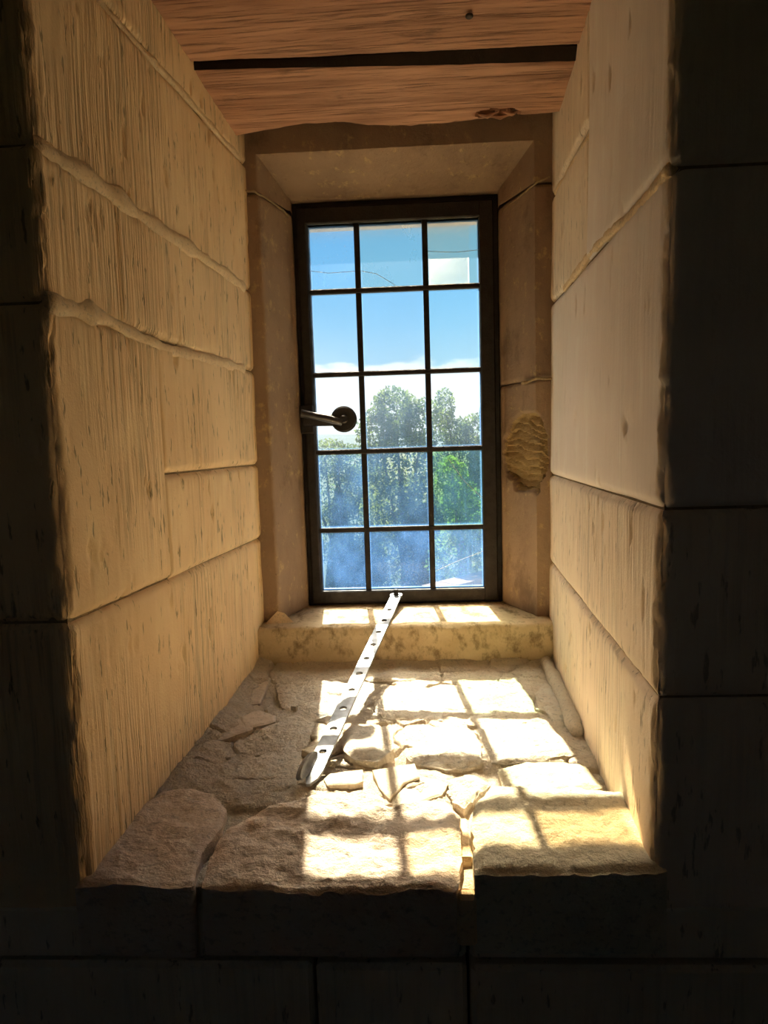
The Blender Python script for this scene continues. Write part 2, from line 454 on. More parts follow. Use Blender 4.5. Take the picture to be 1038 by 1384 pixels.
# ---------------------------------------------------------------- room shell and wall core
def shell():
    for nm, a in (('floor', (-RX-.1, RX+.1, RY-.1, 0.70, -0.1, 0)), ('ceiling', (-RX-.1, RX+.1, RY-.1, 0.70, RZ, RZ+.1)),
                  ('wall_west', (-RX-.1, -RX, RY-.1, 0.70, 0, RZ)), ('wall_east', (RX, RX+.1, RY-.1, 0.70, 0, RZ)),
                  ):
        tag(box(nm, *a, MAT['dark']), kind='structure')
    x0, x1, z0, z1 = -0.70, -0.34, 1.20, 1.70  # opening added in the unseen back wall for fill light
    g = join_geo(box_geo(-RX, x0, RY-.1, RY, 0, RZ), box_geo(x1, RX, RY-.1, RY, 0, RZ), box_geo(x0, x1, RY-.1, RY, 0, z0), box_geo(x0, x1, RY-.1, RY, z1, RZ))
    tag(fix_normals(mesh_obj('wall_south', *g, MAT['dark'])), kind='structure')
    g = join_geo(box_geo(x0, x0+.03, RY-.07, RY-.03, z0, z1), box_geo(x1-.03, x1, RY-.07, RY-.03, z0, z1), box_geo(x0+.03, x1-.03, RY-.07, RY-.03, z0, z0+.03),
                 box_geo(x0+.03, x1-.03, RY-.07, RY-.03, z1-.03, z1), box_geo(-0.53, -0.51, RY-.065, RY-.035, z0+.03, z1-.03))
    w2 = tag(fix_normals(mesh_obj('fill_window', *g, MAT['iron'])), kind='structure')  # added window behind the camera, there to light the room faintly
    gm = m_glass('fill_glass', (.97, 1, .99), .01, 77)
    for a, b in ((x0+.03, -0.53), (-0.51, x1-.03)): box('pane', a, b, RY-.051, RY-.049, z0+.03, z1-.03, gm, w2)
    g = join_geo(box_geo(-RX-.1, -0.42, 0.675, 1.585, -4.2, RZ+.1), box_geo(0.345, RX+.1, 0.675, 1.585, -4.2, RZ+.1),
                 box_geo(-0.42, 0.345, 0.675, 1.585, -4.2, 0.80), box_geo(-0.42, 0.345, 0.675, 1.585, 2.06, RZ+.1))
    core = tag(fix_normals(mesh_obj('wall_north', *g, MAT['void'])), kind='structure')
    g = join_geo(box_geo(-RX-.3, -0.30, 1.585, 1.670, -4.2, RZ+.3), box_geo(0.25, RX+.3, 1.585, 1.670, -4.2, RZ+.3),
                 box_geo(-0.30, 0.25, 1.585, 1.670, -4.2, 0.95), box_geo(-0.30, 0.25, 1.585, 1.670, 1.876, RZ+.3))
    tag(fix_normals(mesh_obj('wall_outside', *g, MAT['ext'])), kind='structure')
    return core
WN = shell()

# ---------------------------------------------------------------- niche side walls: big tooled blocks
def axis_samples(a, b, step):
    n = max(2, int(round((b-a)/step))+1); return np.linspace(a, b, n)

def wall_surface(side, s, z, d):
    """s<0 on the room face, s>0 along the reveal; d = lift along the face normal"""
    sg = 1 if side == 'L' else -1
    Y = YF + np.maximum(s, 0)
    xf = xl if side == 'L' else xr
    x = xf(Y, z) + np.where(s < 0, sg*s, 0)
    wx = np.clip(0.5 + s/0.008, 0, 1)            # how far the normal has turned into the reveal
    rnd = 0.0045*np.exp(-(s/0.006)**2)
    x = x + sg*wx*d - sg*rnd*0.8
    y = Y - (1-wx)*d + rnd*0.8
    return stack(x, y, z)

def block(side, name, sa, sb, zb, zt, mat, parent, seed, groove=0.0010, und=0.0022, step=0.003, zs=0.006, edge=0.006):
    """one wall stone; zb, zt = (height at the room face, height at the window end)"""
    if sa < 0:
        s = np.concatenate([axis_samples(sa, -0.03, 0.02)[:-1], axis_samples(-0.03, 0.02, 0.0022)[:-1], axis_samples(0.02, sb, step)])
    else: s = axis_samples(sa+0.0015, sb, step)
    ln = lambda ab, t: ab[0]+(ab[1]-ab[0])*np.clip(t/0.76, 0, 1)
    v = np.linspace(0, 1, max(6, int((max(zt)-min(zb))/zs)+1))
    S = s[:, None]+0*v[None]; b = ln(zb, S)+0.0015; t = ln(zt, S)-0.0015
    Z = b+(t-b)*v[None]
    Q = stack(S, 0*S, Z)
    g = fbm(Q, (150, 1, 6), 2, 0.5, seed)
    gm = np.clip(fbm(Q, (5, 1, 4), 2, 0.5, seed+5)*1.5+0.6, 0, 1.3)
    d = groove*g*gm + und*fbm(Q, (7, 1, 7), 3, 0.5, seed+9)
    rag = fbm(Q, (60, 1, 60), 3, 0.6, seed+3)
    e = np.minimum(Z-b, t-Z)
    if sa >= 0: e = np.minimum(e, S-sa)
    d = d - edge*np.exp(-(np.maximum(e+0.002*rag, 0)/0.0045)**2)
    pit = np.clip(fbm(Q, (40, 1, 16), 3, 0.6, seed+20)-0.45, 0, 1)
    d = d - 0.02*pit
    cor = np.exp(-(S/0.012)**2)
    d = d + cor*(0.0070*rag + 0.005*fbm(Q, (8, 1, 25), 3, 0.5, seed+11) - 0.001)
    P = wall_surface(side, S, Z, d)
    sg = -1 if side == 'L' else 1
    return fix_normals(grid_obj(name, P, mat, parent, off=(sg*0.03, 0.02, 0)))

def ridge(side, name, pts, r, mat, parent, seed, lift=0.0):
    """raised irregular mortar along a joint; pts (s, z)"""
    pts = np.array(pts, float); n = 90; nk = 12
    k = np.linspace(0, 1, n); L = np.linspace(0, 1, len(pts))
    s = np.interp(k, L, pts[:, 0]); z = np.interp(k, L, pts[:, 1])
    Q = stack(s, 0*s, z)
    z = z+0.003*fbm(Q, (18, 1, 18), 3, 0.5, seed)
    rr = r*(0.85+0.7*fbm(Q, (22, 1, 1), 3, 0.55, seed+1)); rr = np.clip(rr, r*0.25, None)
    rr[0] *= 0.2; rr[-1] *= 0.2
    a = np.linspace(-math.pi*0.5, math.pi*0.5, nk)
    S = s[:, None]+0*a[None]; Z = z[:, None]+rr[:, None]*1.5*np.sin(a)[None]
    D = lift+rr[:, None]*0.75*np.cos(a)[None]-0.003
    Q2 = stack(S, D*4, Z); D = D+0.0016*fbm(Q2, (90, 90, 120), 3, 0.6, seed+4)
    P = wall_surface(side, S, Z, D)
    return fix_normals(grid_obj(name, P, mat, parent, off=((-0.012 if side == 'L' else 0.012), 0.004, 0)))

def side_wall(side):
    nm = 'wall_left' if side == 'L' else 'wall_right'
    s = np.concatenate([axis_samples(-0.30, 0, 0.05)[:-1], axis_samples(0, 0.76, 0.02)])
    z = axis_samples(0.86, 2.055, 0.03)
    S, Z = np.meshgrid(s, z, indexing='ij')
    P = wall_surface(side, S, Z, -0.007+0*S)
    sg = -1 if side == 'L' else 1
    w = tag(fix_normals(grid_obj(nm, P, MAT['mortar_dark'], None, off=(sg*0.02, 0.015, 0))), kind='structure')
    return w

E_ = 0.765
WL = side_wall('L')
for i, (sa, sb, zb, zt) in enumerate((
        (-0.30, E_, (1.862, 1.936), (2.05, 2.05)),
        (-0.24, E_, (1.656, 1.684), (1.862, 1.936)),
        (-0.34, 0.157, (1.508, 1.509), (1.656, 1.684)),
        (0.157, E_, (1.509, 1.517), (1.656, 1.684)),
        (-0.22, 0.263, (1.184, 1.160), (1.508, 1.509)),
        (0.263, E_, (1.327, 1.320), (1.507, 1.517)),
        (0.263, E_, (1.180, 1.160), (1.327, 1.320)),
        (-0.33, E_, (0.86, 0.86), (1.184, 1.160)))):
    block('L', 'stone_block', sa, sb, zb, zt, MAT['wash_left'], WL, 100+31*i)
ridge('L', 'mortar_joint', [(0.01, 1.862), (0.25, 1.885), (0.45, 1.91), (0.74, 1.936)], 0.0042, MAT['mortar'], WL, 5)
ridge('L', 'mortar_joint', [(-0.004, 1.658), (0.06, 1.661), (0.16, 1.664), (0.27, 1.666), (0.43, 1.674), (0.73, 1.684)], 0.0085, MAT['mortar'], WL, 6)
ridge('L', 'mortar_joint', [(-0.002, 1.508), (0.07, 1.513), (0.15, 1.511), (0.28, 1.502), (0.47, 1.509), (0.70, 1.517)], 0.0085, MAT['mortar'], WL, 7)

WR = side_wall('R')
for i, (sa, sb, zb, zt, mt, gv) in enumerate((
        (0.385, E_, (1.79, 1.845), (2.05, 2.05), 'wash_right', 0.0010),
        (0.385, E_, (1.606, 1.634), (1.79, 1.845), 'wash_right', 0.0010),
        (-0.28, 0.385, (1.606, 1.634), (2.05, 2.05), 'wash_smooth', 0.0004),
        (-0.33, E_, (1.286, 1.280), (1.606, 1.634), 'wash_smooth', 0.0003),
        (-0.24, E_, (1.094, 1.092), (1.286, 1.280), 'wash_right', 0.0010),
        (-0.34, E_, (0.86, 0.86), (1.094, 1.092), 'wash_right', 0.0008))):
    block('R', 'stone_block', sa, sb, zb, zt, MAT[mt], WR, 700+37*i, groove=gv)
ridge('R', 'mortar_joint', [(0.0, 1.606), (0.12, 1.606), (0.33, 1.628), (0.62, 1.631)], 0.0050, MAT['mortar'], WR, 15)
ridge('R', 'mortar_joint', [(0.385, 1.80), (0.62, 1.828), (0.74, 1.843)], 0.0045, MAT['mortar'], WR, 16)

# ---------------------------------------------------------------- room face of the wall: dark coursed blocks
def room_face():
    rows = [(0.0, 0.27), (0.27, 0.53), (0.53, 0.806), (0.806, 0.90), (0.90, 1.184), (1.184, 1.508), (1.508, 1.656), (1.656, 1.862), (1.862, 2.05), (2.05, 2.33), (2.33, 2.6)]
    retl = {4: 0.33, 5: 0.22, 6: 0.34, 7: 0.24, 8: 0.30}
    r = random.Random(3)
    def put(x0, x1, z0, z1):
        if x1-x0 < 0.02: return
        box('stone_block', x0+.002, x1-.002, 0.648+r.uniform(-.003, .003), 0.68, z0+.002, z1-.002, MAT['dark_wall'], WN, 0.005)
    for i, (z0, z1) in enumerate(rows):
        if 4 <= i <= 8:
            put(-RX, -0.88, z0, z1); put(-0.88, -0.36-retl[i], z0, z1)
        elif i == 3:
            for a, b in ((-RX, -0.85), (-0.85, -0.236), (-0.236, 0.046), (0.046, 0.70), (0.70, RX)): put(a, b, z0, 0.872 if -.5 < a < .5 or -.5 < b < .5 else z1)
        elif i == 2:
            for a, b in ((-RX, -0.70), (-0.70, -0.12), (-0.12, 0.046), (0.046, 0.60), (0.60, RX)): put(a, b, z0, z1)
        else:
            x = -RX
            while x < RX:
                x1 = min(RX, x+r.uniform(0.32, 0.62))
                if RX-x1 < 0.15: x1 = RX
                put(x, x1, z0, z1); x = x1
    # the other side of the opening has its own courses
        if i == 8:
            for a, b, ret in ((0.90, 1.094, 0.34), (1.094, 1.286, 0.24), (1.286, 1.606, 0.33), (1.606, 2.05, 0.28)):
                put(0.24+ret, 0.62+ret, a, b); put(0.62+ret, RX, a, b)
room_face()

# ---------------------------------------------------------------- ledge: mortar bed, slabs, stones
def ledge():
    x = axis_samples(-0.372, 0.315, 0.0022); y = axis_samples(0.655, 1.372, 0.0022)
    X, Y = np.meshgrid(x, y, indexing='ij'); Q = stack(X, Y, 0*X)
    Z = 0.8885 + 0.006*fbm(Q, 14, 4, 0.55, 3) + 0.0055*fbm(Q, 55, 5, 0.68, 8)
    r = np.random.default_rng(5); pts = np.stack([r.uniform(-0.38, 0.32, 70), r.uniform(0.64, 1.38, 70)], -1)     # shallow cracks
    Wx = X+0.02*fbm(Q, 16, 3, 0.6, 51); Wy = Y+0.02*fbm(Q, 16, 3, 0.6, 52)
    D = np.sort(np.sqrt((Wx[..., None]-pts[:, 0])**2+(Wy[..., None]-pts[:, 1])**2), -1)[..., :2]
    ck = np.exp(-((D[..., 1]-D[..., 0])/0.0035)**2)*np.clip(0.4+1.2*fbm(Q, 9, 2, 0.5, 61), 0, 1)
    Z -= 0.012*ck
    Z += 0.012*np.exp(-((Y-0.835)/0.055)**2)*np.clip((0.05-X)/0.05, 0, 1)
    Z += 0.012*np.exp(-((X+0.345)/0.03)**2)*np.clip((Y-0.8)/0.1, 0, 1) + 0.012*np.exp(-((Y-1.36)/0.025)**2)
    Z -= 0.016*np.exp(-(((X+0.258)/0.030)**2+((Y-1.19)/0.045)**2))          # brown hollow by the sill
    Z -= 0.022*np.exp(-(((X+0.030)/0.016)**2+((Y-0.945)/0.030)**2))          # hole beside the raised stone
    Z = np.where(Y < 0.80, np.minimum(Z, 0.889), Z)
    b = tag(fix_normals(grid_obj('window_ledge', stack(X, Y, Z), MAT['bed'], None, off=(0, 0, -0.06))), kind='structure')
    return b
LEDGE = ledge()

def in_hull_resample(poly, n):
    P = np.array(poly, float); P = np.vstack([P, P[:1]])
    seg = np.hypot(*np.diff(P, axis=0).T); cum = np.concatenate([[0], np.cumsum(seg)])
    t = np.linspace(0, cum[-1], n, endpoint=False)
    return np.stack([np.interp(t, cum, P[:, 0]), np.interp(t, cum, P[:, 1])], -1)

def stone(name, z, poly, mat, seed, parent, depth=0.05, amp=0.004, rnd=0.010, crisp=0.0015, tilt=(0, 0), lay=0.0, n=96, rings=34):
    """a stone bedded in the ledge: outline with a worn rim, uneven top, sides going down"""
    O = in_hull_resample(poly, n)
    c = O.mean(0)
    Q = stack(O[:, 0], O[:, 1], z+0*O[:, 0])
    dirs = (O-c); ln = np.hypot(dirs[:, 0], dirs[:, 1])[:, None]; dirs = dirs/np.maximum(ln, 1e-6)
    O = O+dirs*(crisp*2.2*fbm(Q, 60, 3, 0.6, seed))[:, None]
    R = np.hypot(*(O-c).T).mean()
    V = []
    k = np.linspace(0, 1, rings)**0.75
    for t in k[1:]:
        ring = c+(O-c)*t
        dist = (1-t)*R
        zz = z - rnd*np.exp(-(dist/(rnd*0.9))**2)*(0.55+0.35*0)
        q = stack(ring[:, 0], ring[:, 1], 0*ring[:, 0])
        zz = zz + amp*fbm(q, 22, 4, 0.6, seed+1) + (amp*0.45+0.0006)*fbm(q, 80, 4, 0.65, seed+2)
        if lay: zz = zz + lay*np.sin((ring[:, 1]*1.2+0.25*ring[:, 0])*140+3*fbm(q, 12, 2, 0.5, seed+6))
        zz = zz + tilt[0]*(ring[:, 0]-c[0]) + tilt[1]*(ring[:, 1]-c[1])
        V.append(stack(ring[:, 0], ring[:, 1], zz))
    low = V[-1].copy(); low[:, 2] = low[:, 2]-0.4*depth
    low[:, :2] += dirs*(0.002*fbm(stack(low[:, 0], low[:, 1], low[:, 2]), 80, 2, 0.5, seed+3))[:, None]; V.append(low)
    low2 = low.copy(); low2[:, 2] = z-depth; V.append(low2)
    vv = [(c[0], c[1], float(V[0][:, 2].mean()))]+np.vstack(V).tolist()
    F = [(0, 1+i, 1+(i+1) % n) for i in range(n)]
    for r in range(len(V)-1):
        a = 1+r*n
        F += [(a+i, a+n+i, a+n+(i+1) % n, a+(i+1) % n) for i in range(n)]
    a = 1+(len(V)-1)*n; F.append(tuple(range(a, a+n))[::-1])
    return fix_normals(mesh_obj(name, vv, F, mat, parent, True, 55))

STONES = [
    ('stone_slab', 0.903, [(-0.372,0.643),(-0.297,0.642),(-0.243,0.641),(-0.252,0.696),(-0.243,0.743),(-0.248,0.785),(-0.276,0.821),(-0.310,0.832),(-0.345,0.822),(-0.372,0.760)], 'slab', dict(depth=0.085, amp=0.005, rnd=0.005, lay=0.0005, tilt=(0, 0.03))),
    ('stone_slab', 0.906, [(-0.234,0.641),(-0.160,0.640),(-0.054,0.639),(0.034,0.639),(0.043,0.677),(0.046,0.747),(0.034,0.776),(0.002,0.783),(-0.027,0.770),(-0.063,0.767),(-0.096,0.778),(-0.136,0.792),(-0.176,0.775),(-0.208,0.756),(-0.232,0.729),(-0.239,0.684)], 'slab', dict(depth=0.085, amp=0.007, rnd=0.006, lay=0.0007, n=140, rings=40, tilt=(0, 0.13))),
    ('stone_slab', 0.922, [(0.053,0.643),(0.095,0.641),(0.162,0.642),(0.252,0.643),(0.254,0.705),(0.252,0.775),(0.159,0.791),(0.092,0.792),(0.069,0.761),(0.057,0.721)], 'slab_pale', dict(depth=0.10, amp=0.004, rnd=0.009, n=120, rings=34, tilt=(0, 0.11), crisp=0.003)),
    ('bedded_stone', 0.889, [(-0.283,1.252),(-0.188,1.293),(-0.095,1.256),(-0.086,1.159),(-0.125,1.114),(-0.175,1.097),(-0.249,1.141)], 'rubble', dict(rnd=0.006, amp=0.007)),
    ('bedded_stone', 0.892, [(-0.075,1.216),(-0.029,1.246),(0.035,1.212),(0.052,1.120),(0.040,1.071),(-0.058,1.080),(-0.082,1.131)], 'rubble', dict(rnd=0.006, amp=0.007)),
    ('bedded_stone', 0.890, [(0.059,1.239),(0.139,1.268),(0.207,1.226),(0.200,1.071),(0.139,1.055),(0.070,1.081)], 'rubble', dict(rnd=0.006, amp=0.008)),
    ('bedded_stone', 0.892, [(-0.144,1.309),(-0.037,1.313),(0.053,1.300),(-0.007,1.261),(-0.095,1.256)], 'rubble', dict(rnd=0.006, amp=0.004)),
    ('bedded_stone', 0.908, [(-0.123,1.004),(-0.102,1.037),(-0.066,1.036),(-0.043,1.008),(-0.039,0.946),(-0.061,0.905),(-0.094,0.914),(-0.115,0.943)], 'rubble', dict(amp=0.004, rnd=0.014)),
    ('bedded_stone', 0.900, [(-0.001,0.977),(0.030,1.019),(0.071,1.023),(0.093,0.965),(0.089,0.905),(0.034,0.893),(-0.008,0.907),(-0.021,0.934)], 'rubble', dict(rnd=0.006, amp=0.006)),
    ('bedded_stone', 0.896, [(0.088,1.026),(0.160,1.035),(0.216,1.017),(0.234,0.941),(0.168,0.920),(0.103,0.912),(0.098,0.968)], 'rubble', dict(rnd=0.006, amp=0.006)),
    ('bedded_stone', 0.902, [(0.109,0.891),(0.185,0.920),(0.233,0.902),(0.241,0.837),(0.167,0.812),(0.110,0.815)], 'slab_pale', dict(amp=0.004)),
    ('tile_shard', 0.906, [(-0.132,0.852),(-0.125,0.866),(-0.080,0.876),(-0.078,0.843),(-0.087,0.836),(-0.125,0.836)], 'shard', dict(amp=0.0008, rnd=0.0018, crisp=0.0006, depth=0.022, n=72)),
    ('tile_shard', 0.905, [(-0.067,0.879),(-0.008,0.887),(-0.001,0.853),(-0.023,0.838),(-0.040,0.805),(-0.056,0.835)], 'shard', dict(amp=0.0008, rnd=0.0018, crisp=0.0006, depth=0.022, n=72, tilt=(0.08, 0.05))),
    ('tile_shard', 0.901, [(-0.037,0.808),(-0.020,0.849),(0.002,0.869),(0.037,0.848),(0.028,0.818),(-0.012,0.794),(-0.035,0.787)], 'shard', dict(amp=0.0014, rnd=0.003, crisp=0.0008, depth=0.022, n=72)),
    ('tile_shard', 0.901, [(-0.179,0.948),(-0.154,0.969),(-0.149,0.947),(-0.154,0.924)], 'shard', dict(amp=0.0005, rnd=0.0015, crisp=0.0004, depth=0.02, n=60)),
    ('mortar_patch', 0.892, [(-0.362,0.990),(-0.352,1.114),(-0.315,1.113),(-0.277,1.045),(-0.319,1.008)], 'flat_mortar', dict(amp=0.001, rnd=0.004)),
    ('mortar_patch', 0.893, [(-0.314,1.092),(-0.285,1.123),(-0.248,1.096),(-0.245,1.071),(-0.292,1.043)], 'flat_mortar', dict(amp=0.001, rnd=0.004)),
    ('mortar_patch', 0.892, [(-0.346,1.267),(-0.329,1.326),(-0.297,1.283),(-0.290,1.152),(-0.318,1.146)], 'flat_mortar', dict(amp=0.001, rnd=0.004)),
    ('bedded_stone', 0.893, [(-0.273,0.926),(-0.196,0.997),(-0.170,0.924),(-0.166,0.844),(-0.231,0.805),(-0.270,0.862)], 'rubble', dict(rnd=0.006, amp=0.006)),
    ('bedded_stone', 0.890, [(-0.268,1.046),(-0.216,1.105),(-0.178,1.073),(-0.174,1.003),(-0.226,0.966)], 'rubble', dict(rnd=0.006, amp=0.006)),
    ('bedded_stone', 0.900, [(-0.139,0.833),(-0.069,0.836),(-0.047,0.809),(-0.045,0.790),(-0.084,0.785),(-0.132,0.799)], 'rubble', dict(rnd=0.006, amp=0.005)),
    ('bedded_stone', 0.900, [(0.036,0.864),(0.074,0.875),(0.094,0.843),(0.068,0.810),(0.054,0.786),(0.040,0.804)], 'rubble', dict(rnd=0.006, amp=0.006)),
    ('bedded_stone', 0.888, [(-0.345,0.955),(-0.300,0.985),(-0.285,0.930),(-0.290,0.850),(-0.335,0.845)], 'rubble', dict(rnd=0.006, amp=0.005)),
    ('bedded_stone', 0.890, [(0.215,1.19),(0.245,1.24),(0.262,1.20),(0.252,1.07),(0.222,1.06)], 'rubble', dict(rnd=0.006, amp=0.005)),
]
for i, (nm, z, poly, mt, kw) in enumerate(STONES):
    stone(nm, z, poly, MAT[mt], 40+13*i, LEDGE, **kw)
# mortar that fills the joint between the two front slabs, with an open slot in it
fix_normals(mesh_obj('mortar_strip', *join_geo(box_geo(0.036, 0.058, 0.688, 0.77, 0.86, 0.898, 0.004), box_geo(0.034, 0.056, 0.640, 0.655, 0.83, 0.888, 0.004)), MAT['mortar'], LEDGE))
# rolled mortar fillet along the right wall
def fillet():
    n = 60; k = np.linspace(0, 1, n)
    x = np.interp(k, (0, .5, 1), (0.268, 0.262, 0.250)); y = np.interp(k, (0, 1), (1.352, 1.005)); z = 0.893+0*k
    Q = stack(x, y, z); r = 0.0125*(1+0.25*fbm(Q, 20, 3, 0.5, 4)); r[0] *= .6; r[-1] *= .55; r[-2] *= .9
    V, F = tube_geo(np.stack([x, y, z], -1), list(r), 14)
    V = np.array([tuple(v) for v in V]); V = V+0.0018*fbm(V, 90, 3, 0.6, 9)[:, None]
    fix_normals(mesh_obj('mortar_fillet', V, F, MAT['bed'], LEDGE, True, 60))
fillet()
# crumbs of stone lying in the joints
for i in range(26):
    if i < 14: cx, cy, z = random.uniform(0.0, 0.07), random.uniform(0.79, 0.86), 0.895
    else: cx, cy, z = random.uniform(-0.30, 0.2), random.uniform(0.84, 1.25), 0.892
    r = random.uniform(0.004, 0.010)
    poly = [(cx+r*random.uniform(.6, 1.2)*math.cos(a), cy+r*random.uniform(.6, 1.2)*math.sin(a)) for a in np.linspace(0, 2*math.pi, 7)[:-1]]
    stone('stone_crumb', z+r*0.5, poly, MAT['rubble'], 900+i, LEDGE, depth=0.02, amp=0.001, rnd=r*0.5, crisp=0.0004, n=12, rings=5)

# ---------------------------------------------------------------- window sill stone
def sill():
    prof = []                               # (y, z) along the face, over the worn edge and back under the frame
    for z in np.linspace(0.862, 0.962, 20): prof.append((YB, z))
    for a in np.linspace(0, math.pi/2, 7)[1:]: prof.append((YB+0.011*(1-math.cos(a)), 0.962+0.011*math.sin(a)))
    for y in np.linspace(YB+0.015, 1.60, 46): prof.append((y, 0.973))
    prof = np.array(prof); x = axis_samples(-0.352, 0.300, 0.005)
    X = x[:, None]+0*prof[None, :, 0]; Yp = prof[None, :, 0]+0*X; Z = prof[None, :, 1]+0*X
    Q = stack(X, Yp, Z)
    d = 0.003*fbm(Q, 12, 4, 0.55, 2)+0.0012*fbm(Q, 70, 3, 0.6, 4)
    chip = np.clip(fbm(Q, (22, 30, 30), 3, 0.6, 12)-0.15, 0, 1)*0.012*np.exp(-((Yp-YB)/0.012)**2-((Z-0.973)/0.02)**2)
    Z = Z+np.where(Yp > YB+0.008, d, 0)-chip; Yp = Yp+np.where(Yp <= YB+0.008, d, 0)+chip
    return tag(fix_normals(grid_obj('window_sill', stack(X, Yp, Z), MAT['sill'], None, off=(0, 0.02, -0.02))), kind='structure')
SILL = sill()

# ---------------------------------------------------------------- stone surround: chamfered jambs and lintel
def surround():
    root = tag(empty('trim_1', (-0.025, 1.5, 0.973)), kind='structure'); off = Vector(root.location)
    # rectangles (xL, xR, ztop, y) the profile passes through
    st = [(-0.355, 0.318, 2.060, YS), (-0.304, 0.263, 1.955, YS), (-0.3005, 0.2605, 1.9525, YS+0.004), (-0.262, 0.212, 1.909, 1.527), (-0.258, 0.208, 1.905, 1.533), (-0.2575, 0.2075, 1.9045, 1.60)]
    sub = (14, 2, 26, 3, 10)
    prof = []
    for (a, b), n in zip(zip(st[:-1], st[1:]), sub):
        for t in np.linspace(0, 1, n+1)[:-1]: prof.append([a[k]+(b[k]-a[k])*t for k in range(4)])
    prof.append(list(st[-1])); prof = np.array(prof)
    nrm = {'L': (1, 0, 0), 'R': (-1, 0, 0), 'T': (0, 0, -1)}
    def disp(P, seed, amp=0.0018): return amp*fbm(P, 11, 4, 0.55, seed)+0.0007*fbm(P, 70, 3, 0.6, seed+3)
    def jamb(side, z0, z1, seed, spall=False):
        zz = axis_samples(z0+0.001, z1-0.0012, 0.005 if not spall else 0.0028)
        X = (prof[:, 0] if side == 'L' else prof[:, 1])[:, None]+0*zz[None]; Y = prof[:, 3][:, None]+0*X; Z = zz[None]+0*X
        P = stack(X, Y, Z); d = disp(P, seed)
        e = np.minimum(Z-z0, z1-Z); rag = fbm(P, 50, 3, 0.6, seed+7)
        d = d-0.006*np.exp(-(np.maximum(e+0.003*rag, 0)/0.004)**2)
        sg = 1 if side == 'L' else -1
        # worn inner arris
        ar = np.exp(-((Y-1.529)/0.008)**2)*np.clip(fbm(P, (1, 1, 14), 3, 0.6, seed+9)+0.1, 0, 1)*0.012
        d = d-ar
        if spall:                            # layered, weathered-out hollow
            u = (X-0.247)/0.040; v = (Z-1.325)/0.088
            rr = np.sqrt(u**2+v**2)+0.18*fbm(P, 30, 3, 0.5, 77)
            inside = np.clip((1.0-rr)/0.10, 0, 1)
            ph = (Z*1.0+0.35*X)*64+1.6*fbm(P, (20, 8, 10), 3, 0.6, 31)
            lay = np.abs((ph % 1.0)-0.0)**1.5
            d = d-inside*(0.010+0.013*lay*(0.6+0.5*fbm(P, 40, 2, 0.5, 55))+0.010*np.exp(-((Z-1.268)/0.022)**2))
            # flaked skin just above
        P = P+stack(sg*d*0.7, -d*0.7, 0*d)
        o = fix_normals(grid_obj('jamb_stone', P-np.array(off), MAT['surround'], root, off=(-sg*0.02, 0.03, 0)))
        if spall:
            o.data.materials.append(MAT['spall'])
            nv = len(zz); m = inside.reshape(-1) > 0.35
            for p in o.data.polygons:
                if all(vi < m.size and m[vi] for vi in p.vertices): p.material_index = 1
    jamb('L', 0.968, 1.880, 3)
    jamb('R', 1.480, 1.872, 11); jamb('R', 0.968, 1.480, 19, True)
    # lintel stone: the head with a short return down each side (mitred)
    zj = {'L': 1.880, 'R': 1.872}
    xs = np.linspace(0, 1, 150); zs = np.linspace(0, 1, 22)
    cols = []
    for t in zs: cols.append(('L', t))
    for t in xs[1:-1]: cols.append(('T', t))
    for t in zs[::-1]: cols.append(('R', t))
    P = np.zeros((len(prof), len(cols), 3))
    for j, (k, t) in enumerate(cols):
        if k == 'L': P[:, j] = stack(prof[:, 0], prof[:, 3], zj['L']+0.001+(prof[:, 2]-zj['L'])*t)
        elif k == 'R': P[:, j] = stack(prof[:, 1], prof[:, 3], zj['R']+0.001+(prof[:, 2]-zj['R'])*t)
        else: P[:, j] = stack(prof[:, 0]+(prof[:, 1]-prof[:, 0])*t, prof[:, 3], prof[:, 2])
    d = disp(P, 23)
    ar = np.exp(-((P[..., 1]-1.530)/0.010)**2)*np.clip(fbm(P, (30, 1, 1), 3, 0.6, 41)+0.15, 0, 1)*0.005
    d = d-ar
    P = P+stack(0*d, -d*0.7, -d*0.7)
    V, F = grid_geo(P-np.array(off))
    nv = len(V); B = (P-np.array(off)).copy(); B[..., 1] = np.maximum(B[..., 1]+0.03, 1.585-off[1]); B[..., 2] += 0.02     # solid: a back shell and a rim
    V2, F2 = grid_geo(B); V += V2; F += [[i+nv for i in f[::-1]] for f in F2]
    i = np.arange(P.shape[0]*P.shape[1]).reshape(P.shape[:2])
    ring = i[:, 0].tolist()+i[-1, 1:].tolist()+i[-2::-1, -1].tolist()+i[0, -2:0:-1].tolist()
    for k in range(len(ring)): a, b = ring[k], ring[(k+1) % len(ring)]; F.append([a, b, b+nv, a+nv])
    fix_normals(mesh_obj('lintel_stone', V, F, MAT['surround'], root, True, 50))
    # crust of mortar in the jamb joints and the fallen wedge on the sill
    for k, (pts, r) in enumerate((([(-0.335, 1.402, 1.884), (-0.310, 1.402, 1.880), (-0.295, 1.425, 1.878), (-0.272, 1.49, 1.873), (-0.262, 1.525, 1.868)], 0.0022),
                                  ([(0.292, 1.402, 1.880), (0.268, 1.402, 1.872), (0.245, 1.45, 1.866), (0.214, 1.525, 1.858)], 0.0020),
                                  ([(0.296, 1.402, 1.480), (0.266, 1.402, 1.482), (0.240, 1.45, 1.476)], 0.0028))):
        pp = []
        for a, b in zip(pts[:-1], pts[1:]):
            for t in np.linspace(0, 1, 8)[:-1]: pp.append(np.array(a)+(np.array(b)-np.array(a))*t)
        pp.append(np.array(pts[-1])); pp = np.array(pp); pp[:, 2] += 0.003*fbm(pp, 60, 2, 0.5, k)
        rr = r*(1+0.8*fbm(pp, 70, 2, 0.5, k+3)); rr = np.clip(rr, 0.001, None)
